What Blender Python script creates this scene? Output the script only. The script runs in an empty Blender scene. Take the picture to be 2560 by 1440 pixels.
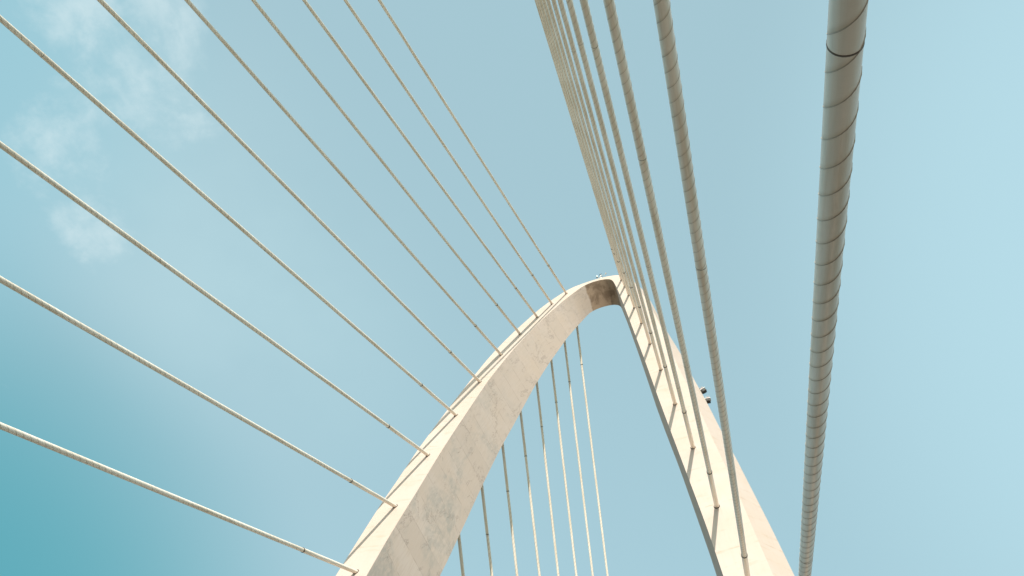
import bpy, bmesh, math, random
from mathutils import Vector, Matrix
R = math.radians
sc = bpy.context.scene
col = sc.collection
random.seed(4)

# ------------------------------------------------------------------ camera
cam_data = bpy.data.cameras.new('camera')
cam_data.sensor_width = 36.0
cam_data.lens = 35.0
cam_data.clip_start = 0.05
cam_data.clip_end = 20000
cam = bpy.data.objects.new('camera', cam_data)
col.objects.link(cam)
RX = Vector((0.9546, 0.2966, 0.0271)); UP = Vector((0.2283, -0.7873, 0.5728)); FW = Vector((-0.1912, 0.5406, 0.8193))
m = Matrix((RX, UP, -FW)).transposed().to_4x4()
m.translation = Vector((0, 0, 1.6))
cam.matrix_world = m
sc.camera = cam

# ------------------------------------------------------------------ light
SUN = Vector((0.1865, -0.8955, 0.4041)).normalized()     # towards the sun
EXPOSURE = 0.75
SUN_STRENGTH = 3.45
SKY_STRENGTH = 0.10
sc.view_settings.view_transform = 'Standard'
sc.view_settings.look = 'None'
sc.view_settings.gamma = 1
sc.view_settings.exposure = EXPOSURE
sd = bpy.data.lights.new('sun', 'SUN')
sd.energy = SUN_STRENGTH
sd.angle = R(0.5)
sd.color = (1.0, 0.935, 0.83)
so = bpy.data.objects.new('sun', sd)
col.objects.link(so)
so.rotation_euler = SUN.to_track_quat('Z', 'Y').to_euler()

# ------------------------------------------------------------------ node helper
class NT:
    def __init__(self, tree):
        self.t = tree; self.n = tree.nodes; self.l = tree.links
    def new(self, typ, **kw):
        nd = self.n.new(typ)
        for k, v in kw.items():
            setattr(nd, k, v)
        return nd
    def put(self, sock, v):
        if isinstance(v, bpy.types.NodeSocket):
            self.l.new(v, sock)
        elif isinstance(v, (tuple, list)):
            v = tuple(v)
            if len(v) == 3 and len(sock.default_value) == 4: v = v + (1.0,)
            sock.default_value = v
        else:
            sock.default_value = v
    def math(self, op, a, b=0.0, c=0.0, clamp=False):
        nd = self.new('ShaderNodeMath', operation=op, use_clamp=clamp)
        self.put(nd.inputs[0], a); self.put(nd.inputs[1], b); self.put(nd.inputs[2], c)
        return nd.outputs[0]
    def vmath(self, op, a, b=(0, 0, 0)):
        nd = self.new('ShaderNodeVectorMath', operation=op)
        self.put(nd.inputs[0], a); self.put(nd.inputs[1], b)
        return nd.outputs['Value'] if op in ('DOT_PRODUCT', 'LENGTH', 'DISTANCE') else nd.outputs[0]
    def ramp(self, x, lo, hi, a=0.0, b=1.0, smooth=True):
        nd = self.new('ShaderNodeMapRange', interpolation_type='SMOOTHSTEP' if smooth else 'LINEAR')
        for i, v in enumerate((x, lo, hi, a, b)): self.put(nd.inputs[i], v)
        return nd.outputs[0]
    def mix(self, fac, a, b, mode='MIX'):
        nd = self.new('ShaderNodeMix', data_type='RGBA', blend_type=mode)
        self.put(nd.inputs[0], fac); self.put(nd.inputs[6], a); self.put(nd.inputs[7], b)
        return nd.outputs[2]
    def noise(self, vec, scale, detail=4, rough=0.55, dist=0.0):
        nd = self.new('ShaderNodeTexNoise')
        self.put(nd.inputs['Vector'], vec)
        nd.inputs['Scale'].default_value = scale; nd.inputs['Detail'].default_value = detail
        nd.inputs['Roughness'].default_value = rough; nd.inputs['Distortion'].default_value = dist
        return nd.outputs[0]
    def scale(self, vec, s, off=(0, 0, 0)):
        nd = self.new('ShaderNodeMapping')
        self.put(nd.inputs[0], vec)
        nd.inputs['Scale'].default_value = s; nd.inputs['Location'].default_value = off
        return nd.outputs[0]
    def sep(self, v):
        nd = self.new('ShaderNodeSeparateXYZ'); self.put(nd.inputs[0], v); return nd.outputs
    def comb(self, x, y, z=0.0):
        nd = self.new('ShaderNodeCombineXYZ')
        for i, v in enumerate((x, y, z)): self.put(nd.inputs[i], v)
        return nd.outputs[0]

# ------------------------------------------------------------------ sky
world = bpy.data.worlds.new('World')
sc.world = world
world.use_nodes = True
w = NT(world.node_tree)
w.n.clear()
sky = w.new('ShaderNodeTexSky', sky_type='NISHITA')
sky.sun_disc = False
sky.sun_elevation = math.asin(SUN.z)
sky.sun_rotation = math.atan2(SUN.x, SUN.y)
sky.air_density = 1.0; sky.dust_density = 1.5; sky.ozone_density = 2.0
wc = w.new('ShaderNodeTexCoord')
dirv = wc.outputs['Generated']
x, y, z = w.sep(dirv)
# thin even veil of high haze, thicker to the east, thinner to the west-north-west
base = w.mix(1.0, sky.outputs[0], (0.80, 1.26, 0.95), 'MULTIPLY')
hazed = w.mix(0.74, base, (2.90, 4.24, 4.72))
east = w.ramp(w.vmath('DOT_PRODUCT', dirv, (0.55, 0.55, 0.63)), 0.83, 0.965)
hazed = w.mix(w.math('MULTIPLY', east, 0.80), hazed, (2.95, 4.45, 5.0))
west = w.ramp(w.vmath('DOT_PRODUCT', dirv, (-0.78, 0.50, 0.38)), 0.885, 0.985)
hazed = w.mix(w.math('MULTIPLY', west, 0.95), hazed, (0.62, 2.40, 2.88))
hazed = w.mix(w.math('MULTIPLY', w.ramp(w.vmath('DOT_PRODUCT', dirv, (-0.62, 0.12, 0.775)), 0.95, 1.0), 0.35), hazed, (1.45, 3.7, 4.4))
# wisps of cloud
zc = w.math('MAXIMUM', z, 0.08)
plane = w.comb(w.math('DIVIDE', x, zc), w.math('DIVIDE', y, zc), 0.0)
n1 = w.noise(plane, 9.0, 8, 0.60, 0.25)
n2 = w.noise(w.scale(plane, (1, 1, 1), (3.1, 1.7, 0)), 26.0, 6, 0.62, 0.3)
nn = w.math('ADD', w.math('MULTIPLY', n1, 0.74), w.math('MULTIPLY', n2, 0.26))
blot = 0.0
for cx, cy, rad_ in ((-0.53, 0.21, 0.19), (-0.56, 0.275, 0.16), (-0.67, 0.335, 0.13), (-0.69, 0.43, 0.095)):
    dd = w.ramp(w.vmath('DISTANCE', plane, (cx, cy, 0)), rad_ * 0.15, rad_, 1.0, 0.0)
    blot = w.math('MAXIMUM', blot, dd)
cl = w.ramp(w.math('ADD', nn, w.math('MULTIPLY', w.math('SUBTRACT', blot, 1.0), 0.30)), 0.36, 0.64)
cl = w.math('MULTIPLY', cl, 0.66)
# a broad thin veil beside it
veil = w.ramp(w.vmath('DISTANCE', w.scale(plane, (1, 0.7, 1)), (-0.55, 0.38, 0)), 0.03, 0.30, 1.0, 0.0)
veil = w.math('MULTIPLY', veil, w.ramp(w.noise(plane, 3.0, 4), 0.25, 0.65, 0.18, 0.50))
hazed = w.mix(veil, hazed, (3.10, 4.42, 4.78))
skycol = w.mix(cl, hazed, (4.10, 4.98, 5.2))
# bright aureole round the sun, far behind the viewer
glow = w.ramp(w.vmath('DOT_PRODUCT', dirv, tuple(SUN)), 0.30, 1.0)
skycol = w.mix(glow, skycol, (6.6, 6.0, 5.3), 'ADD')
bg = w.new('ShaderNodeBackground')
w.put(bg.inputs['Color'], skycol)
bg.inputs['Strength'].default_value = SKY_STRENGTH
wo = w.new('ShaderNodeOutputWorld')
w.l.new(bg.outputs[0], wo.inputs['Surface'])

# ------------------------------------------------------------------ materials
def material(name, rough=0.6, spec=0.4):
    mt = bpy.data.materials.new(name); mt.use_nodes = True
    n = NT(mt.node_tree)
    p = n.n['Principled BSDF']
    p.inputs['Roughness'].default_value = rough
    p.inputs['Specular IOR Level'].default_value = spec
    return mt, n, p

def plain(name, colr, rough=0.5, spec=0.4, vary=0.12, sc_=9.0):
    mt, n, p = material(name, rough, spec)
    tc = n.new('ShaderNodeTexCoord').outputs['Object']
    k = n.noise(tc, sc_, 4)
    c2 = tuple(min(1, v * (1 - vary)) for v in colr)
    n.put(p.inputs['Base Color'], n.mix(k, colr, c2))
    return mt

def bump(n, p, h, strength, dist):
    b = n.new('ShaderNodeBump')
    b.inputs['Strength'].default_value = strength; b.inputs['Distance'].default_value = dist
    n.put(b.inputs['Height'], h)
    n.l.new(b.outputs[0], p.inputs['Normal'])

CAP_U = (0.0, 0.0)     # filled in below

def concrete(name, cast, stained):
    """Pale board-marked concrete; UV is in metres: u along the rib, v across it."""
    mt, n, p = material(name, 0.75, 0.25)
    uv = n.new('ShaderNodeTexCoord').outputs['UV']
    u, v, _ = n.sep(uv)
    ob = n.new('ShaderNodeTexCoord').outputs['Object']
    warp = n.noise(n.scale(uv, (0.5, 0.5, 1)), 1.0, 3)
    # casting lifts, each a slightly different tone
    lift_h = 1.9 if stained else 3.8
    uu = n.math('DIVIDE', n.math('ADD', u, n.math('MULTIPLY', warp, 0.10)), lift_h)
    cell = n.math('FLOOR', uu)
    wn = n.new('ShaderNodeTexWhiteNoise', noise_dimensions='1D')
    n.put(wn.inputs['W'], cell)
    tone = wn.outputs['Value']
    fr = n.math('FRACT', uu)
    edge = n.math('MINIMUM', fr, n.math('SUBTRACT', 1.0, fr))
    jn = n.noise(n.scale(uv, (1.1, 1.4, 1)), 1.3, 3)
    joint = n.math('MULTIPLY', n.ramp(edge, 0.003, 0.022, 1.0, 0.0), n.ramp(jn, 0.38, 0.62))
    big = n.noise(uv, 0.33, 5, 0.6)
    mid = n.noise(n.scale(uv, (0.7, 1.0, 1)), 1.4, 6, 0.65)
    streak = n.noise(n.scale(uv, (0.55, 9.0, 1)), 1.3, 5, 0.6)
    c = n.mix(n.ramp(big, 0.3, 0.7), cast, tuple(k * f for k, f in zip(cast, (0.97, 0.93, 0.87))))
    c = n.mix(n.math('MULTIPLY', tone, 0.9 if stained else 0.35), c, tuple(k * f for k, f in zip(cast, (0.90, 0.885, 0.86))))
    c = n.mix(n.math('MULTIPLY', n.ramp(streak, 0.42, 0.68), 0.60 if stained else 0.30), c, tuple(k * f for k, f in zip(cast, (0.88, 0.86, 0.82))))
    c = n.mix(n.math('MULTIPLY', n.ramp(mid, 0.55, 0.78), 0.40), c, tuple(k * f for k, f in zip(cast, (0.93, 0.86, 0.76))))
    if stained:
        # grey-green lime patches
        pt = n.noise(n.scale(uv, (0.30, 0.55, 1), (4, 2, 0)), 0.9, 5, 0.62, 0.5)
        pf = n.noise(n.scale(uv, (1.0, 2.6, 1)), 1.9, 5, 0.7)
        pm = n.math('MULTIPLY', n.ramp(pt, 0.46, 0.64), n.ramp(pf, 0.33, 0.60))
        c = n.mix(n.math('MULTIPLY', pm, n.ramp(u, 44.0, 62.0, 0.85, 0.15)), c, tuple(k * f for k, f in zip(cast, (0.66, 0.735, 0.75))))
        # short hairline cracks, mostly along the rib
        ck = n.noise(n.scale(uv, (0.55, 1.5, 1), (7, 3, 0)), 0.85, 6, 0.68, 0.6)
        line = n.ramp(n.math('ABSOLUTE', n.math('SUBTRACT', ck, 0.5)), 0.003, 0.016, 1.0, 0.0)
        gate = n.ramp(n.noise(n.scale(uv, (0.6, 0.9, 1), (1, 9, 0)), 0.8, 3), 0.47, 0.60)
        c = n.mix(n.math('MULTIPLY', n.math('MULTIPLY', line, gate), 0.62), c, tuple(k * 0.42 for k in cast))
        sp = n.noise(n.scale(uv, (1.4, 3.4, 1), (2, 8, 0)), 2.1, 4, 0.6)
        c = n.mix(n.math('MULTIPLY', n.ramp(sp, 0.70, 0.76), 0.45), c, tuple(k * 0.5 for k in cast))
        c = n.mix(n.math('MULTIPLY', joint, 0.70), c, tuple(k * 0.55 for k in cast))
        # brown weathering under the crown, with the downward face's shade painted in
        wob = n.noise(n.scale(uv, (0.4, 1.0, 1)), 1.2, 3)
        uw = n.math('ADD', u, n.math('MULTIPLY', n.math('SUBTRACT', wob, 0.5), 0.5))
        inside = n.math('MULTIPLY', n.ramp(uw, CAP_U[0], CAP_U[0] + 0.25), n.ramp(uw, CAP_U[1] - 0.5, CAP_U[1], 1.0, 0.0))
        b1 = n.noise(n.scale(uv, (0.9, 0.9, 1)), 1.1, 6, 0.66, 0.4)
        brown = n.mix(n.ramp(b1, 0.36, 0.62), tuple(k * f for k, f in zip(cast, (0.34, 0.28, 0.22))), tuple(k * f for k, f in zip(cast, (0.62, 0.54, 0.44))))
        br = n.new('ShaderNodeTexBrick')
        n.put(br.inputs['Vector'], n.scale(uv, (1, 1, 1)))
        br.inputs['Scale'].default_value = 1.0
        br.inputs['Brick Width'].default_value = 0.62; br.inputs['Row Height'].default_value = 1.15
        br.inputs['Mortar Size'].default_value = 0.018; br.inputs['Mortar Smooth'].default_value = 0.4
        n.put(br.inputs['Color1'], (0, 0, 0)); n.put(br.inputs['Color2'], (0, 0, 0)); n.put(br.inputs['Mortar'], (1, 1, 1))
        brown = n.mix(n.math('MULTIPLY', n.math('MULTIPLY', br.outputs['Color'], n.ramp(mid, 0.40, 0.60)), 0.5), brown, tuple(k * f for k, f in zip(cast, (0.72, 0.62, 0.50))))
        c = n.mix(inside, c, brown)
    else:
        c = n.mix(n.math('MULTIPLY', joint, 0.45), c, tuple(k * f for k, f in zip(cast, (0.72, 0.60, 0.45))))
        st = n.noise(n.scale(uv, (2.2, 0.55, 1), (5, 1, 0)), 1.0, 5, 0.7)
        c = n.mix(n.math('MULTIPLY', n.ramp(st, 0.54, 0.70), 0.45), c, tuple(k * f for k, f in zip(cast, (0.80, 0.70, 0.55))))
        pit = n.noise(ob, 5.0, 2, 0.5)
        c = n.mix(n.math('MULTIPLY', n.ramp(pit, 0.74, 0.79), 0.4), c, tuple(k * 0.5 for k in cast))
    n.put(p.inputs['Base Color'], c)
    bump(n, p, n.math('SUBTRACT', n.math('MULTIPLY', mid, 0.6), joint), 0.25, 0.02)
    return mt

def spiral_plastic(name, cast, starts, pitch, line_w, rad):
    """Sheath of a stay: object Z runs along the cable, a helical seam winds round it."""
    mt, n, p = material(name, 0.38, 0.45)
    ob = n.new('ShaderNodeTexCoord').outputs['Object']
    x, y, z = n.sep(ob)
    ang = n.math('DIVIDE', n.math('ARCTAN2', y, x), 2 * math.pi)
    ph = n.math('FRACT', n.math('MULTIPLY', n.math('ADD', n.math('DIVIDE', z, pitch), n.math('MULTIPLY', ang, HAND)), starts))
    d = n.math('ABSOLUTE', n.math('SUBTRACT', ph, 0.5))
    seam = n.ramp(d, line_w * 0.35, line_w, 1.0, 0.0)  # dark line paints in the shade under the ridge's lip
    # dirt that has collected along the upper lip of the seam and washed down
    side = n.ramp(ph, 0.5, 0.72, 1.0, 0.0)
    dirt = n.math('MULTIPLY', n.math('MULTIPLY', side, n.ramp(ph, 0.48, 0.50)), n.ramp(n.noise(n.scale(ob, (3, 3, 0.5)), 1.0, 3), 0.30, 0.62))
    wash = n.noise(n.scale(ob, (11, 11, 0.5)), 1.0, 5, 0.6)
    fine = n.noise(n.scale(ob, (3, 3, 70)), 1.0, 3, 0.5)
    c = n.mix(n.ramp(wash, 0.40, 0.66), cast, tuple(k * f for k, f in zip(cast, (0.80, 0.75, 0.68))))
    c = n.mix(n.math('MULTIPLY', n.ramp(fine, 0.45, 0.7), 0.08), c, tuple(k * 0.8 for k in cast))
    c = n.mix(n.math('MULTIPLY', dirt, 0.70), c, tuple(k * f for k, f in zip(cast, (0.66, 0.58, 0.48))))
    c = n.mix(n.math('MULTIPLY', seam, 0.75), c, tuple(k * f for k, f in zip(cast, (0.24, 0.19, 0.15))))
    n.put(p.inputs['Base Color'], c)
    bump(n, p, fine, 0.05, 0.002)
    return mt

HAND = -1.0
RAD = 0.084
CAST = (0.445, 0.377, 0.338)
M_sheath = spiral_plastic('ivory_sheath', (0.87, 0.79, 0.705), 2, 0.54, 0.027, RAD)
M_sleeve = spiral_plastic('ivory_anchor_sleeve', (0.87, 0.785, 0.695), 2, 0.20, 0.025, RAD)
M_ridge = plain('dusty_shaded_ridge', (0.60, 0.53, 0.46), 0.5, 0.5)  # dust tone, also darkened for the shade along the lip
M_band = plain('sheath_weld', (0.16, 0.13, 0.11), 0.6, 0.3)
M_black = plain('sleeve_gap_shade', (0.018, 0.018, 0.018), 0.55, 0.4)  # black stands for the shadowed gap at the sleeve's end
M_dark = plain('dark_housing', (0.035, 0.033, 0.03), 0.5, 0.4)
M_white = plain('white_painted_metal', (0.80, 0.80, 0.78), 0.4, 0.5, 0.06)
M_steel = plain('galvanised_steel', (0.42, 0.43, 0.42), 0.4, 0.5)
M_port_shade = plain('painted_port_shade', (0.06, 0.05, 0.042), 0.8, 0.1)
M_tan = plain('weathered_cup', (0.38, 0.30, 0.24), 0.6, 0.3)
M_red, n_, p_ = material('red_signal_lens', 0.25, 0.5)
n_.put(p_.inputs['Base Color'], (0.62, 0.09, 0.05))
M_glass, n_, p_ = material('clear_cover', 0.08, 0.5)
n_.put(p_.inputs['Base Color'], (0.92, 0.92, 0.92)); p_.inputs['Transmission Weight'].default_value = 1.0; p_.inputs['IOR'].default_value = 1.2

def ground_mat():
    mt, n, p = material('asphalt_paving', 0.85, 0.2)
    ob = n.new('ShaderNodeTexCoord').outputs['Object']
    br = n.new('ShaderNodeTexBrick')
    n.put(br.inputs['Vector'], ob)
    br.inputs['Scale'].default_value = 1.0
    br.inputs['Brick Width'].default_value = 1.2; br.inputs['Row Height'].default_value = 0.6; br.inputs['Mortar Size'].default_value = 0.008
    n.put(br.inputs['Color1'], (0.115, 0.098, 0.082)); n.put(br.inputs['Color2'], (0.10, 0.086, 0.072)); n.put(br.inputs['Mortar'], (0.04, 0.036, 0.03))
    k = n.noise(ob, 0.35, 5)
    n.put(p.inputs['Base Color'], n.mix(n.math('MULTIPLY', k, 0.4), br.outputs['Color'], (0.085, 0.073, 0.062)))
    return mt
def earth_mat():
    mt, n, p = material('dry_earth', 0.95, 0.1)
    ob = n.new('ShaderNodeTexCoord').outputs['Object']
    n.put(p.inputs['Base Color'], n.mix(n.noise(ob, 0.02, 6), (0.36, 0.32, 0.26), (0.28, 0.26, 0.20)))
    return mt

# ------------------------------------------------------------------ object helpers
def link(name, me, parent=None, mat=None):
    o = bpy.data.objects.new(name, me)
    col.objects.link(o)
    if parent: o.parent = parent
    if mat and me: me.materials.append(mat)
    return o

def empty(name, label, cat, loc, rot=None, group=None):
    o = bpy.data.objects.new(name, None)
    col.objects.link(o)
    o.empty_display_size = 0.5
    o.location = loc
    if rot is not None:
        o.rotation_mode = 'QUATERNION'; o.rotation_quaternion = rot
    o['label'] = label; o['category'] = cat
    if group: o['group'] = group
    return o

def mesh(name, verts, faces, smooth=True):
    me = bpy.data.meshes.new(name)
    me.from_pydata(verts, [], faces)
    me.update()
    if smooth:
        me.polygons.foreach_set('use_smooth', [True] * len(me.polygons))
    return me

def lathe(name, prof, seg=28, caps=True):
    """prof = [(radius, z), ...] about Z; repeated z/radius pairs give hard edges."""
    V, F = [], []
    for r, z in prof:
        for k in range(seg):
            a = 2 * math.pi * k / seg
            V.append((r * math.cos(a), r * math.sin(a), z))
    for i in range(len(prof) - 1):
        if prof[i] == prof[i + 1]: continue
        for k in range(seg):
            k2 = (k + 1) % seg
            F.append((i * seg + k, i * seg + k2, (i + 1) * seg + k2, (i + 1) * seg + k))
    if caps:
        F.append(tuple(range(seg))[::-1]); F.append(tuple((len(prof) - 1) * seg + k for k in range(seg)))
    me = mesh(name, V, F)
    if caps:
        me.polygons[-1].use_smooth = False; me.polygons[-2].use_smooth = False
    return me

def box_bm(bm, size, loc, rot=None, bevel=0.0):
    r = bmesh.ops.create_cube(bm, size=1.0)
    mt = Matrix.Translation(loc) @ (rot.to_4x4() if rot is not None else Matrix.Identity(4)) @ Matrix.Diagonal((*size, 1))
    bmesh.ops.transform(bm, matrix=mt, verts=r['verts'])
    if bevel:
        es = list({e for v in r['verts'] for e in v.link_edges})
        bmesh.ops.bevel(bm, geom=es, offset=bevel, segments=2, affect='EDGES', profile=0.6)

def tube_bm(bm, a, b, r0, r1=None, seg=12):
    a, b = Vector(a), Vector(b); d = b - a
    q = d.to_track_quat('Z', 'Y').to_matrix().to_4x4()
    bmesh.ops.create_cone(bm, cap_ends=True, segments=seg, radius1=r0, radius2=r0 if r1 is None else r1, depth=d.length,
                          matrix=Matrix.Translation((a + b) / 2) @ q)

def ball_bm(bm, c, r, scale=(1, 1, 1)):
    bmesh.ops.create_uvsphere(bm, u_segments=16, v_segments=10, radius=r, matrix=Matrix.Translation(c) @ Matrix.Diagonal((*scale, 1)))

def from_bm(name, bm, parent, mat, smooth=False):
    me = bpy.data.meshes.new(name); bm.to_mesh(me); bm.free()
    if smooth: me.polygons.foreach_set('use_smooth', [True] * len(me.polygons))
    return link(name, me, parent, mat)

# ------------------------------------------------------------------ setting
S_ = 6000
g = link('ground', mesh('ground', [(-S_, -S_, -0.15), (S_, -S_, -0.15), (S_, S_, -0.15), (-S_, S_, -0.15)], [(0, 1, 2, 3)], False), None, earth_mat())
g['kind'] = 'structure'
bm = bmesh.new(); box_bm(bm, (46, 560, 0.14), (-10, 60, -0.07))
dk = from_bm('bridge_deck', bm, None, ground_mat()); dk['kind'] = 'structure'

# unseen ring added to block low horizon light from the cable undersides
V, F = [], []
for k in range(97):
    a = 2 * math.pi * k / 96
    hgt = 62 + 14 * math.sin(3 * a + 1) + 9 * math.sin(7 * a) + 5 * math.sin(17 * a + 2)
    for rr, zz in ((430, -0.15), (560, hgt * 0.75), (760, hgt), (1500, hgt * 0.8)):
        V.append((rr * math.cos(a), rr * math.sin(a), zz))
for k in range(96):
    for j in range(3):
        q = k * 4 + j
        F.append((q, q + 4, q + 5, q + 1))
mt_, n_, p_ = material('blocker_dark_green', 0.95, 0.1)
ob_ = n_.new('ShaderNodeTexCoord').outputs['Object']
n_.put(p_.inputs['Base Color'], n_.mix(n_.noise(ob_, 0.05, 6), (0.03, 0.045, 0.018), (0.075, 0.085, 0.04)))
hl = link('horizon_light_blocker', mesh('horizon_light_blocker', V, F), None, mt_); hl['kind'] = 'structure'

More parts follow.
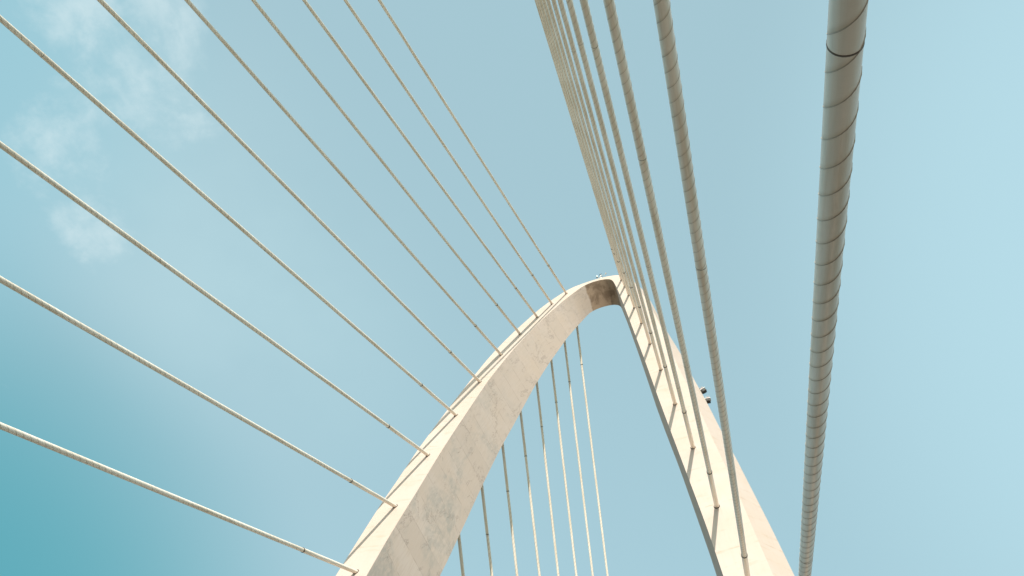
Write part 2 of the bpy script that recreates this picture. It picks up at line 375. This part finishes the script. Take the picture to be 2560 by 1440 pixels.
# ------------------------------------------------------------------ the arch
# stations from the foot of one leg over the crown to the foot of the other; at each: inner front
# edge, outer front edge, chamfer, outer back edge, inner back edge (metres, in the arch's own frame)
ARCH = [
[[-7.74,0.0,0.0],[-10.08,0.0,0.0],[-10.8,0.81,0.0],[-10.8,3.42,0.0],[-8.28,3.42,0.0]],
[[-7.668,0.0,2.136],[-9.942,0.0,2.16],[-10.65,0.81,2.187],[-10.65,3.42,2.187],[-8.183,3.42,2.115]],
[[-7.596,0.0,4.272],[-9.803,0.0,4.321],[-10.5,0.81,4.374],[-10.5,3.42,4.374],[-8.086,3.42,4.23]],
[[-7.524,0.0,6.408],[-9.665,0.0,6.481],[-10.349,0.81,6.561],[-10.349,3.42,6.561],[-7.989,3.42,6.345]],
[[-7.453,0.0,8.544],[-9.526,0.0,8.641],[-10.199,0.81,8.748],[-10.199,3.42,8.748],[-7.893,3.42,8.46]],
[[-7.381,0.0,10.68],[-9.388,0.0,10.802],[-10.049,0.81,10.935],[-10.049,3.42,10.935],[-7.796,3.42,10.575]],
[[-7.309,0.0,12.816],[-9.249,0.0,12.962],[-9.899,0.81,13.122],[-9.899,3.42,13.122],[-7.699,3.42,12.69]],
[[-7.237,0.0,14.952],[-9.111,0.0,15.122],[-9.749,0.81,15.309],[-9.749,3.42,15.309],[-7.602,3.42,14.805]],
[[-7.164,0.0,17.088],[-8.972,0.0,17.282],[-9.598,0.81,17.496],[-9.598,3.42,17.496],[-7.505,3.42,16.92]],
[[-7.091,0.0,19.224],[-8.838,0.0,19.443],[-9.454,0.81,19.683],[-9.454,3.42,19.683],[-7.403,3.42,19.035]],
[[-7.017,0.0,21.36],[-8.735,0.0,21.603],[-9.337,0.81,21.87],[-9.337,3.42,21.87],[-7.226,3.42,21.15]],
[[-6.943,0.0,23.496],[-8.641,0.0,23.763],[-9.225,0.81,24.057],[-9.225,3.42,24.057],[-7.01,3.42,23.265]],
[[-6.871,0.0,25.632],[-8.546,0.0,25.924],[-9.113,0.81,26.244],[-9.113,3.42,26.244],[-6.793,3.42,25.38]],
[[-6.813,0.0,27.768],[-8.452,0.0,28.084],[-9.001,0.81,28.431],[-9.001,3.42,28.431],[-6.576,3.42,27.495]],
[[-6.76,0.0,29.904],[-8.359,0.0,30.244],[-8.892,0.81,30.618],[-8.892,3.42,30.618],[-6.359,3.42,29.61]],
[[-6.712,0.0,32.041],[-8.305,0.0,32.405],[-8.842,0.81,32.805],[-8.842,3.42,32.805],[-6.143,3.42,31.725]],
[[-6.663,0.0,34.177],[-8.265,0.0,34.565],[-8.794,0.81,34.992],[-8.794,3.42,34.992],[-5.926,3.42,33.84]],
[[-6.58,0.0,36.313],[-8.216,0.0,36.725],[-8.747,0.81,37.179],[-8.747,3.42,37.179],[-5.714,3.42,35.955]],
[[-6.47,0.0,38.449],[-8.157,0.0,38.885],[-8.672,0.81,39.367],[-8.672,3.42,39.367],[-5.584,3.42,38.07]],
[[-6.377,0.0,40.585],[-8.031,0.0,41.046],[-8.545,0.81,41.554],[-8.545,3.413,41.554],[-5.5,3.42,40.185]],
[[-6.293,0.0,42.721],[-7.939,0.0,43.206],[-8.458,0.81,43.741],[-8.458,3.358,43.741],[-5.392,3.394,42.3]],
[[-6.186,0.0,44.857],[-7.838,0.0,45.366],[-8.339,0.81,45.928],[-8.339,3.303,45.928],[-5.279,3.341,44.414]],
[[-6.059,0.0,46.993],[-7.671,0.0,47.527],[-8.163,0.81,48.115],[-8.163,3.249,48.115],[-5.155,3.288,46.529]],
[[-5.902,0.0,49.129],[-7.494,0.0,49.687],[-7.982,0.81,50.302],[-7.982,3.194,50.302],[-5.006,3.235,48.644]],
[[-5.747,0.0,51.265],[-7.303,0.0,51.847],[-7.78,0.81,52.489],[-7.78,3.139,52.489],[-4.852,3.182,50.759]],
[[-5.595,0.0,53.401],[-7.09,0.0,54.008],[-7.564,0.81,54.676],[-7.564,3.085,54.676],[-4.646,3.13,52.874]],
[[-5.426,0.0,55.537],[-6.874,0.0,56.168],[-7.342,0.81,56.863],[-7.342,2.988,56.863],[-4.406,3.077,54.989]],
[[-5.169,0.0,57.673],[-6.643,0.0,58.328],[-7.104,0.81,59.05],[-7.104,2.856,59.05],[-4.155,2.973,57.104]],
[[-4.892,0.0,59.809],[-6.404,0.0,60.488],[-6.849,0.81,61.237],[-6.849,2.725,61.237],[-3.878,2.846,59.219]],
[[-4.565,0.0,61.945],[-6.08,0.0,62.649],[-6.479,0.81,63.424],[-6.479,2.594,63.424],[-3.586,2.719,61.334]],
[[-4.178,0.0,64.081],[-5.682,0.0,64.809],[-6.071,0.81,65.611],[-6.071,2.463,65.611],[-3.22,2.592,63.449]],
[[-3.781,0.0,66.217],[-5.244,0.0,66.969],[-5.586,0.81,67.798],[-5.586,2.331,67.798],[-2.824,2.466,65.564]],
[[-3.298,0.0,68.353],[-4.719,0.0,69.13],[-5.048,0.81,69.985],[-5.048,2.2,69.985],[-2.364,2.339,67.679]],
[[-2.746,0.0,70.489],[-4.18,0.0,71.29],[-4.444,0.81,72.172],[-4.444,2.196,72.172],[-1.91,2.212,69.794]],
[[-2.6,0.0,71.019],[-4.018,0.0,71.875],[-4.233,0.81,72.753],[-4.233,2.196,72.753],[-1.798,2.196,70.325]],
[[-2.454,0.0,71.548],[-3.843,0.0,72.455],[-4.005,0.81,73.328],[-4.005,2.196,73.328],[-1.685,2.196,70.856]],
[[-2.308,0.0,72.077],[-3.654,0.0,73.032],[-3.771,0.81,73.901],[-3.771,2.196,73.901],[-1.573,2.196,71.386]],
[[-2.161,0.0,72.606],[-3.456,0.0,73.605],[-3.536,0.81,74.473],[-3.536,2.196,74.473],[-1.459,2.196,71.917]],
[[-2.01,0.0,73.135],[-3.249,0.0,74.176],[-3.3,0.81,75.045],[-3.3,2.196,75.045],[-1.344,2.196,72.447]],
[[-1.852,0.0,73.66],[-3.029,0.0,74.741],[-3.064,0.81,75.617],[-3.064,2.196,75.617],[-1.224,2.196,72.976]],
[[-1.681,0.0,74.182],[-2.793,0.0,75.3],[-2.828,0.81,76.188],[-2.828,2.196,76.188],[-1.1,2.196,73.504]],
[[-1.495,0.0,74.699],[-2.547,0.0,75.854],[-2.589,0.81,76.759],[-2.589,2.196,76.759],[-0.975,2.196,74.032]],
[[-1.303,0.0,75.213],[-2.289,0.0,76.404],[-2.333,0.81,77.322],[-2.333,2.196,77.322],[-0.851,2.196,74.56]],
[[-1.111,0.0,75.728],[-2.007,0.0,76.941],[-2.029,0.81,77.86],[-2.029,2.196,77.86],[-0.73,2.196,75.088]],
[[-0.919,0.0,76.242],[-1.666,0.0,77.441],[-1.644,0.81,78.342],[-1.644,2.196,78.342],[-0.602,2.196,75.616]],
[[-0.713,0.0,76.751],[-1.237,0.0,77.868],[-1.177,0.81,78.747],[-1.177,2.196,78.747],[-0.444,2.196,76.134]],
[[-0.46,0.0,77.238],[-0.735,0.0,78.208],[-0.661,0.81,79.088],[-0.661,2.196,79.088],[-0.207,2.196,76.62]],
[[-0.113,0.0,77.661],[-0.196,0.0,78.486],[-0.113,0.81,79.375],[-0.113,2.196,79.375],[0.151,2.196,77.024]],
[[0.346,0.0,77.956],[0.368,0.0,78.709],[0.464,0.81,79.594],[0.464,2.196,79.594],[0.623,2.196,77.285]],
[[0.883,0.0,78.043],[0.959,0.0,78.836],[1.07,0.81,79.715],[1.07,2.196,79.715],[1.157,2.196,77.341]],
[[1.403,0.0,77.888],[1.563,0.0,78.813],[1.687,0.81,79.713],[1.687,2.196,79.713],[1.658,2.196,77.151]],
[[1.788,0.0,77.504],[2.131,0.0,78.609],[2.28,0.81,79.549],[2.28,2.196,79.549],[2.011,2.196,76.745]],
[[2.008,0.0,77.004],[2.609,0.0,78.24],[2.787,0.81,79.2],[2.787,2.196,79.2],[2.214,2.196,76.244]],
[[2.138,0.0,76.47],[2.973,0.0,77.757],[3.175,0.81,78.72],[3.175,2.196,78.72],[2.328,2.196,75.714]],
[[2.233,0.0,75.93],[3.241,0.0,77.213],[3.466,0.81,78.175],[3.466,2.196,78.175],[2.406,2.196,75.178]],
[[2.32,0.0,75.387],[3.444,0.0,76.642],[3.691,0.81,77.6],[3.691,2.196,77.6],[2.474,2.196,74.64]],
[[2.403,0.0,74.845],[3.608,0.0,76.057],[3.878,0.81,77.01],[3.878,2.196,77.01],[2.54,2.196,74.101]],
[[2.483,0.0,74.301],[3.751,0.0,75.468],[4.045,0.81,76.415],[4.045,2.196,76.415],[2.607,2.196,73.563]],
[[2.559,0.0,73.758],[3.885,0.0,74.876],[4.201,0.81,75.816],[4.201,2.196,75.816],[2.673,2.196,73.024]],
[[2.631,0.0,73.213],[4.007,0.0,74.282],[4.342,0.81,75.214],[4.342,2.196,75.214],[2.74,2.196,72.486]],
[[2.702,0.0,72.669],[4.117,0.0,73.686],[4.467,0.81,74.608],[4.467,2.196,74.608],[2.806,2.196,71.948]],
[[2.772,0.0,72.124],[4.218,0.0,73.087],[4.581,0.81,74.0],[4.581,2.196,74.0],[2.872,2.196,71.409]],
[[2.841,0.0,71.579],[4.314,0.0,72.488],[4.691,0.81,73.391],[4.691,2.196,73.391],[2.939,2.196,70.871]],
[[2.909,0.0,71.034],[4.41,0.0,71.889],[4.798,0.81,72.782],[4.798,2.196,72.782],[3.005,2.196,70.333]],
[[2.975,0.0,70.489],[4.504,0.0,71.29],[4.9,0.81,72.172],[4.9,2.196,72.172],[3.071,2.212,69.794]],
[[3.23,0.0,68.353],[4.833,0.0,69.13],[5.196,0.81,69.985],[5.196,2.2,69.985],[3.326,2.339,67.679]],
[[3.482,0.0,66.217],[5.15,0.0,66.969],[5.464,0.81,67.798],[5.464,2.331,67.798],[3.578,2.466,65.564]],
[[3.733,0.0,64.081],[5.459,0.0,64.809],[5.731,0.81,65.611],[5.731,2.463,65.611],[3.83,2.592,63.449]],
[[3.984,0.0,61.945],[5.719,0.0,62.649],[5.998,0.81,63.424],[5.998,2.594,63.424],[4.078,2.719,61.334]],
[[4.234,0.0,59.809],[5.965,0.0,60.488],[6.27,0.81,61.237],[6.27,2.725,61.237],[4.319,2.846,59.219]],
[[4.485,0.0,57.673],[6.211,0.0,58.328],[6.573,0.81,59.05],[6.573,2.856,59.05],[4.56,2.973,57.104]],
[[4.735,0.0,55.537],[6.44,0.0,56.168],[6.885,0.81,56.863],[6.885,2.988,56.863],[4.796,3.077,54.989]],
[[4.985,0.0,53.401],[6.648,0.0,54.008],[7.184,0.81,54.676],[7.184,3.085,54.676],[5.025,3.13,52.874]],
[[5.226,0.0,51.265],[6.855,0.0,51.847],[7.437,0.81,52.489],[7.437,3.139,52.489],[5.277,3.182,50.759]],
[[5.462,0.0,49.129],[7.083,0.0,49.687],[7.688,0.81,50.302],[7.688,3.194,50.302],[5.535,3.235,48.644]],
[[5.698,0.0,46.993],[7.365,0.0,47.527],[7.968,0.81,48.115],[7.968,3.249,48.115],[5.803,3.288,46.529]],
[[5.94,0.0,44.857],[7.621,0.0,45.366],[8.248,0.81,45.928],[8.248,3.303,45.928],[6.074,3.341,44.414]],
[[6.185,0.0,42.721],[7.86,0.0,43.206],[8.5,0.81,43.741],[8.5,3.358,43.741],[6.332,3.394,42.3]],
[[6.432,0.0,40.585],[8.099,0.0,41.046],[8.746,0.81,41.554],[8.746,3.413,41.554],[6.571,3.42,40.185]],
[[6.682,0.0,38.449],[8.339,0.0,38.885],[9.014,0.81,39.367],[9.014,3.42,39.367],[6.809,3.42,38.07]],
[[6.932,0.0,36.313],[8.582,0.0,36.725],[9.273,0.81,37.179],[9.273,3.42,37.179],[7.044,3.42,35.955]],
[[7.182,0.0,34.177],[8.823,0.0,34.565],[9.519,0.81,34.992],[9.519,3.42,34.992],[7.276,3.42,33.84]],
[[7.431,0.0,32.041],[9.059,0.0,32.405],[9.765,0.81,32.805],[9.765,3.42,32.805],[7.483,3.42,31.725]],
[[7.673,0.0,29.904],[9.263,0.0,30.244],[10.01,0.81,30.618],[10.01,3.42,30.618],[7.662,3.42,29.61]],
[[7.893,0.0,27.768],[9.469,0.0,28.084],[10.237,0.81,28.431],[10.237,3.42,28.431],[7.837,3.42,27.495]],
[[8.106,0.0,25.632],[9.688,0.0,25.924],[10.456,0.81,26.244],[10.456,3.42,26.244],[8.013,3.42,25.38]],
[[8.303,0.0,23.496],[9.87,0.0,23.763],[10.689,0.81,24.057],[10.689,3.42,24.057],[8.189,3.42,23.265]],
[[8.499,0.0,21.36],[10.038,0.0,21.603],[10.923,0.81,21.87],[10.923,3.42,21.87],[8.361,3.42,21.15]],
[[8.694,0.0,19.224],[10.207,0.0,19.443],[11.146,0.81,19.683],[11.146,3.42,19.683],[8.533,3.42,19.035]],
[[8.877,0.0,17.088],[10.387,0.0,17.282],[11.318,0.81,17.496],[11.318,3.42,17.496],[8.705,3.42,16.92]],
[[9.04,0.0,14.952],[10.574,0.0,15.122],[11.478,0.81,15.309],[11.478,3.42,15.309],[8.877,3.42,14.805]],
[[9.201,0.0,12.816],[10.76,0.0,12.962],[11.639,0.81,13.122],[11.639,3.42,13.122],[9.049,3.42,12.69]],
[[9.363,0.0,10.68],[10.947,0.0,10.802],[11.799,0.81,10.935],[11.799,3.42,10.935],[9.221,3.42,10.575]],
[[9.524,0.0,8.544],[11.134,0.0,8.641],[11.959,0.81,8.748],[11.959,3.42,8.748],[9.392,3.42,8.46]],
[[9.686,0.0,6.408],[11.32,0.0,6.481],[12.119,0.81,6.561],[12.119,3.42,6.561],[9.564,3.42,6.345]],
[[9.847,0.0,4.272],[11.507,0.0,4.321],[12.28,0.81,4.374],[12.28,3.42,4.374],[9.736,3.42,4.23]],
[[10.009,0.0,2.136],[11.693,0.0,2.16],[12.44,0.81,2.187],[12.44,3.42,2.187],[9.908,3.42,2.115]],
[[10.17,0.0,0.0],[11.88,0.0,0.0],[12.6,0.81,0.0],[12.6,3.42,0.0],[10.08,3.42,0.0]]]
LEAN = R(22)
arch = empty('arch_pylon', 'tall pale concrete arch leaning back, its front face in sun with cables on both legs', 'arch', (-9.928, 18.766, -0.003))
arch.rotation_euler = (-LEAN, 0, 0)
NSTA = len(ARCH)
mid_pts = [sum((Vector(p) for p in s), Vector()) / 5 for s in ARCH]
ulen = [0.0]
for i in range(1, NSTA): ulen.append(ulen[-1] + (mid_pts[i] - mid_pts[i - 1]).length)
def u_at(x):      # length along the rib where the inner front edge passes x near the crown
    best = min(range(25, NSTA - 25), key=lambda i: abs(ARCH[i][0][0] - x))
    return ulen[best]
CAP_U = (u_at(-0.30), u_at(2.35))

def strip(name, pairs):
    V, F, UVs = [], [], []
    for a, b, v0 in pairs:
        o = len(V)
        for i, s in enumerate(ARCH):
            pa, pb = Vector(s[a]), Vector(s[b]); wd = (pb - pa).length
            for k in range(3):
                V.append(pa.lerp(pb, k / 2)); UVs.append((ulen[i], v0 + wd * k / 2))
        for i in range(NSTA - 1):
            for k in range(2):
                q = o + i * 3 + k
                F.append((q, q + 1, q + 4, q + 3))
    me = mesh(name, V, F)
    ul = me.uv_layers.new(name='UVMap')
    for lp in me.loops: ul.data[lp.index].uv = UVs[lp.vertex_index]
    return me

M_face = concrete('pale_concrete', CAST, False)
M_soffit = concrete('board_marked_concrete', CAST, True)
link('rib_shell', strip('rib_shell', [(1, 0, 0.0), (2, 1, 12.0), (3, 2, 24.0), (4, 3, 40.0)]), arch, M_face)
sf = link('soffit', strip('soffit', [(0, 4, 60.0)]), arch, M_soffit)
sf['label'] = 'shaded inner face with lime streaks and hairline cracks, brown under the crown'

# ------------------------------------------------------------------ stay cables
# anchor point, direction outwards, length to the deck, sleeve length, weld positions
CABLES = {
 'L': [
    [[-17.302,30.637,29.378],[-0.04139,-0.88736,-0.45922],64.0,[4.65],[]],
    [[-17.164,32.968,35.148],[-0.04226,-0.88678,-0.46026],76.4,[4.84],[]],
    [[-16.882,35.269,40.844],[-0.04298,-0.88651,-0.46071],88.7,[5.19],[23.86]],
    [[-16.437,37.457,46.258],[-0.04253,-0.88683,-0.46014],100.5,[5.37],[34.81,24.69]],
    [[-15.933,39.627,51.629],[-0.04242,-0.88693,-0.45996],112.2,[5.37],[28.03]],
    [[-15.318,41.689,56.734],[-0.04317,-0.88673,-0.46026],123.3,[5.32],[31.73]],
    [[-14.548,43.434,61.053],[-0.04189,-0.88715,-0.45957],132.8,[5.4],[]],
    [[-13.67,44.95,64.804],[-0.04232,-0.88705,-0.45972],141.0,[5.47],[]],
    [[-12.795,46.21,67.923],[-0.04101,-0.88737,-0.45923],147.9,[5.51],[]],
    [[-11.795,47.182,70.328],[-0.04125,-0.88731,-0.45932],153.1,[5.43],[]]],
 'R': [
    [[-0.389,25.902,17.66],[0.04709,-0.89888,-0.43567],40.5,[3.7],[26.51,16.4]],
    [[-1.073,28.361,23.745],[0.04581,-0.89897,-0.43561],54.5,[3.59],[21.83,11.8]],
    [[-1.772,30.565,29.2],[0.04506,-0.89896,-0.4357],67.0,[4.43],[23.86,13.91]],
    [[-2.478,32.936,35.069],[0.0444,-0.89895,-0.43579],80.5,[4.62],[27.32,17.16,7.31]],
    [[-3.183,35.245,40.784],[0.04429,-0.89893,-0.43584],93.6,[4.97],[27.7,13.67]],
    [[-3.886,37.55,46.488],[0.04447,-0.89892,-0.43586],106.7,[5.09],[27.62]],
    [[-4.542,39.685,51.775],[0.04417,-0.89891,-0.4359],118.8,[5.29],[]],
    [[-5.148,41.693,56.744],[0.04265,-0.89891,-0.43606],130.1,[5.36],[]],
    [[-5.742,43.449,61.091],[0.04311,-0.8989,-0.43603],140.1,[5.46],[]],
    [[-6.266,45.04,65.027],[0.04256,-0.89889,-0.4361],149.1,[5.46],[]],
    [[-6.677,46.284,68.107],[0.04177,-0.89888,-0.43619],156.1,[5.46],[]],
    [[-7.032,47.269,70.546],[0.04179,-0.89888,-0.4362],161.7,[5.3],[]]],
 'B': [
    [[-16.245,38.363,39.557],[-0.03431,0.61604,-0.78696],50.3,[5.3],[]],
    [[-15.861,40.39,44.958],[-0.03992,0.61408,-0.78824],57.0,[4.3],[]],
    [[-15.419,42.489,50.564],[-0.04827,0.61177,-0.78956],64.0,[4.54],[]],
    [[-14.771,44.099,55.356],[-0.05054,0.61108,-0.78995],70.1,[4.67],[]],
    [[-13.981,45.501,59.532],[-0.06033,0.60897,-0.7909],75.3,[4.66],[]],
    [[-13.158,46.697,63.092],[-0.06129,0.60879,-0.79096],79.8,[4.54],[]],
    [[-12.304,47.825,66.057],[-0.06231,0.60862,-0.79101],83.5,[4.21],[]],
    [[-11.437,48.851,68.597],[-0.06427,0.60832,-0.79108],86.7,[3.87],[]]],
}

def helix(name, z0, z1, pitch, starts, rad, h, seg=20):
    V, F = [], []
    n = int((z1 - z0) / pitch * seg)
    for s in range(starts):
        base = len(V)
        for i in range(n + 1):
            zz = z0 + i * pitch / seg
            # same phase as the seam in the sheath material
            a = HAND * 2 * math.pi * (0.5 / starts + s / starts - zz / pitch) if HAND > 0 else 2 * math.pi * (zz / pitch - 0.5 / starts - s / starts)
            ca, sa = math.cos(a), math.sin(a)
            for r, dz in ((rad - 0.001, -h * 0.9), (rad + h, 0), (rad - 0.001, h * 0.9)):
                V.append((r * ca, r * sa, zz + dz))
        for i in range(n):
            q = base + i * 3
            F.append((q, q + 1, q + 4, q + 3)); F.append((q + 1, q + 2, q + 5, q + 4))
    return mesh(name, V, F)

def cable(spec, label, group, ridge, band=0.065):
    a, d, L, ring, joints = spec
    q = Vector(d).to_track_quat('Z', 'Y')
    o = empty('stay_cable', label, 'cable', a, q, group)
    rs = ring[0] if ring else 4.0
    NZ = int(L / 1.5)      # short rings: very long thin faces shade badly
    link('sheath', lathe('sheath', [(RAD, rs - 0.05 + (L - rs + 0.05) * k / NZ) for k in range(NZ + 1)], 32, False), o, M_sheath)
    link('anchor_sleeve', lathe('anchor_sleeve', [(RAD * 1.10, -0.6 + (rs + 0.54) * k / 6) for k in range(7)], 32, False), o, M_sleeve)
    k = lathe('sleeve_ring', [(RAD * 1.10, rs - band), (RAD * 1.20, rs - band + 0.005), (RAD * 1.20, rs - band + 0.005), (RAD * 1.20, rs), (RAD * 1.20, rs), (RAD * 0.99, rs)], 32, False)
    link('sleeve_ring', k, o, M_black)
    for j in joints:
        link('sheath_weld', lathe('sheath_weld', [(RAD - 0.001, j - 0.008), (RAD + 0.0022, j - 0.005), (RAD + 0.0022, j + 0.005), (RAD - 0.001, j + 0.008)], 32, False), o, M_band)
    if ridge:
        link('spiral_ridge', helix('spiral_ridge', rs + 0.1, min(L, ridge), 0.54, 2, RAD, 0.0045), o, M_ridge)
    # the port's shade is a separate flat dark ring on the arch
    return o

ORD = ['lowest', 'second-lowest', 'third-lowest', 'fourth-lowest', 'fifth-lowest', 'sixth-lowest', 'fourth from the top', 'third from the top', 'second from the top', 'topmost']
for i, s in enumerate(CABLES['L']):
    nm = ORD[i]
    lab = 'pale left-fan stay cable anchored %s on the sunlit left leg' % nm
    cable(s, lab, 'stay cables fanning out to the left', 0, 0.035)
RL = ['thickest spiral-seamed cable, alone at the far right and nearest the viewer',
      'second thickest cable from the right, black ring close to the bottom edge',
      'third cable from the right, its foot lowest of those seen on the right leg',
      'fourth stay cable from the right in the right-hand bundle',
      'fifth stay cable from the right in the right-hand bundle',
      'sixth stay cable from the right in the right-hand bundle',
      'seventh stay cable from the right in the right-hand bundle',
      'sixth stay cable from the left in the right-hand bundle',
      'fifth stay cable from the left in the tight right-hand bundle',
      'fourth stay cable from the left in the tight right-hand bundle',
      'second cable from the left in the tight right-hand bundle',
      'leftmost thin cable of the tight right-hand bundle, anchored highest by the crown']
RL[8] = 'fourth stay cable from the left in the tight right-hand bundle'
RL[9] = 'third stay cable from the left in the tight right-hand bundle'
RL[7] = 'fifth stay cable from the left in the right-hand bundle'
for i, s in enumerate(CABLES['R']):
    cable(s, RL[i], 'stay cables bundled in front of the right leg', (38, 38, 38, 42, 52, 60, 68)[i] if i < 7 else 0)
BN = ['first', 'second', 'third', 'fourth', 'fifth', 'sixth', 'seventh', 'eighth and last']
for i, s in enumerate(CABLES['B']):
    cable(s, 'slim back stay seen through the arch, %s from the left' % BN[i], 'back stays hanging behind the left leg', 0, 0.03)

# flat dark rings where the sleeves enter: shade of the ports painted in
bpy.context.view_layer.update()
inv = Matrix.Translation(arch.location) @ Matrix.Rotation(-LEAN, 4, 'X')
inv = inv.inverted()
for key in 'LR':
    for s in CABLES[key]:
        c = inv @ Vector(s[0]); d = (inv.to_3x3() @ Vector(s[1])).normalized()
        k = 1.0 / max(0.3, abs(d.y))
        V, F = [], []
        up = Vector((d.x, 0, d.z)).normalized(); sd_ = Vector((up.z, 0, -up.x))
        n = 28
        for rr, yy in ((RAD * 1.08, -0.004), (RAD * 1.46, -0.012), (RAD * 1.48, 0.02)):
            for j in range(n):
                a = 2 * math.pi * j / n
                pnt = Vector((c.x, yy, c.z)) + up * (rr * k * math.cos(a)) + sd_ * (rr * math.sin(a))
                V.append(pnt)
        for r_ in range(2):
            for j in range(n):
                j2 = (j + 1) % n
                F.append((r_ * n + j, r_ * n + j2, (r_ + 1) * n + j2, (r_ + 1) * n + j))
        link('port_shade_ring', mesh('port_shade_ring', V, F, False), arch, M_port_shade)

# ------------------------------------------------------------------ weather station on the crown
AM = Matrix.Translation(arch.location) @ Matrix.Rotation(-LEAN, 4, 'X')
ws = empty('weather_station', 'small weather station with two side arms standing on the crown of the arch', 'weather station', AM @ Vector((0.86, 0.30, 79.98)))
bm = bmesh.new(); tube_bm(bm, (0, 0, -1.15), (0, 0, 0.42), 0.045); tube_bm(bm, (0, 0, 0.42), (0, 0, 0.52), 0.035)
from_bm('mast', bm, ws, M_white)
bm = bmesh.new(); tube_bm(bm, (0, 0, 0.20), (0, 0, 0.25), 0.062); box_bm(bm, (0.07, 0.07, 0.12), (0.075, 0, 0.34), None, 0.01)
from_bm('clamp', bm, ws, M_dark)
bm = bmesh.new(); tube_bm(bm, (0, 0, 0.30), (-0.30, 0.05, 0.27), 0.014); tube_bm(bm, (-0.30, 0.05, 0.27), (-0.36, 0.05, 0.33), 0.014)
a1 = from_bm('side_arm', bm, ws, M_steel)
bm = bmesh.new(); tube_bm(bm, (0.03, 0, 0.36), (0.36, -0.05, 0.36), 0.014); tube_bm(bm, (0.36, -0.05, 0.36), (0.43, -0.05, 0.43), 0.014)
a2 = from_bm('side_arm', bm, ws, M_steel)
bm = bmesh.new(); tube_bm(bm, (-0.36, 0.05, 0.42), (-0.36, 0.05, 0.58), 0.065); ball_bm(bm, (-0.36, 0.05, 0.58), 0.065)
from_bm('radiation_shield', bm, ws, M_white, True)
bm = bmesh.new(); tube_bm(bm, (-0.36, 0.05, 0.33), (-0.36, 0.05, 0.42), 0.06)
from_bm('sensor_base', bm, ws, M_dark)
bm = bmesh.new(); ball_bm(bm, (-0.06, 0, 0.60), 0.062); tube_bm(bm, (-0.06, 0, 0.60), (0.0, 0, 0.50), 0.03); tube_bm(bm, (-0.02, 0, 0.62), (0.05, 0, 0.70), 0.02); ball_bm(bm, (0.05, 0, 0.70), 0.03)
from_bm('camera_head', bm, ws, M_dark, True)
bm = bmesh.new(); tube_bm(bm, (0.43, -0.05, 0.42), (0.47, -0.05, 0.54), 0.03, 0.055); ball_bm(bm, (0.47, -0.05, 0.54), 0.055)
from_bm('wind_cup', bm, ws, M_tan, True)
bm = bmesh.new(); tube_bm(bm, (-0.10, 0, 0.28), (-0.14, 0, 0.12), 0.04, 0.025)
from_bm('rain_funnel', bm, ws, M_steel)

# ------------------------------------------------------------------ warning lights on the right leg
def warning_light(loc, label, rotz, tilt):
    o = empty('warning_light', label, 'light', loc)
    o.rotation_mode = 'XYZ'; o.rotation_euler = (tilt[0], tilt[1], rotz); o.scale = (0.74, 0.74, 0.74)
    o['group'] = 'warning lights on the right leg'
    bm = bmesh.new(); box_bm(bm, (0.34, 0.30, 0.26), (0, 0, -0.14), None, 0.03)
    box_bm(bm, (0.22, 0.03, 0.18), (0, -0.155, -0.15), None, 0.01)
    from_bm('housing', bm, o, M_dark)
    bm = bmesh.new(); box_bm(bm, (0.42, 0.36, 0.04), (0, 0, 0.012), None, 0.012)
    from_bm('cover_plate', bm, o, M_white)
    bm = bmesh.new(); tube_bm(bm, (0, 0, 0.03), (0, 0, 0.16), 0.075); ball_bm(bm, (0, 0, 0.16), 0.075)
    from_bm('signal_lens', bm, o, M_red, True)
    bm = bmesh.new()
    for sx in (-1, 1):
        for sy in (-1, 1): tube_bm(bm, (sx * 0.12, sy * 0.12, 0.03), (sx * 0.12, sy * 0.12, 0.26), 0.015, None, 6)
    for zz in (0.15, 0.26):
        for s in (-1, 1):
            tube_bm(bm, (-0.12, s * 0.12, zz), (0.12, s * 0.12, zz), 0.015, None, 6); tube_bm(bm, (s * 0.12, -0.12, zz), (s * 0.12, 0.12, zz), 0.015, None, 6)
    from_bm('wire_cage', bm, o, M_steel)
    bm = bmesh.new(); box_bm(bm, (0.62, 0.07, 0.07), (-0.36, 0.05, -0.24), None, 0.01)
    from_bm('bracket', bm, o, M_dark)
    return o
warning_light(AM @ Vector((8.16, 1.15, 48.45)), 'upper dark warning light with white lid clamped to the right leg edge', 0, (0, R(-28), 0))
warning_light(AM @ Vector((8.36, 1.15, 46.75)), 'lower dark warning light half hidden behind the right leg edge', 0, (0, R(4), 0))
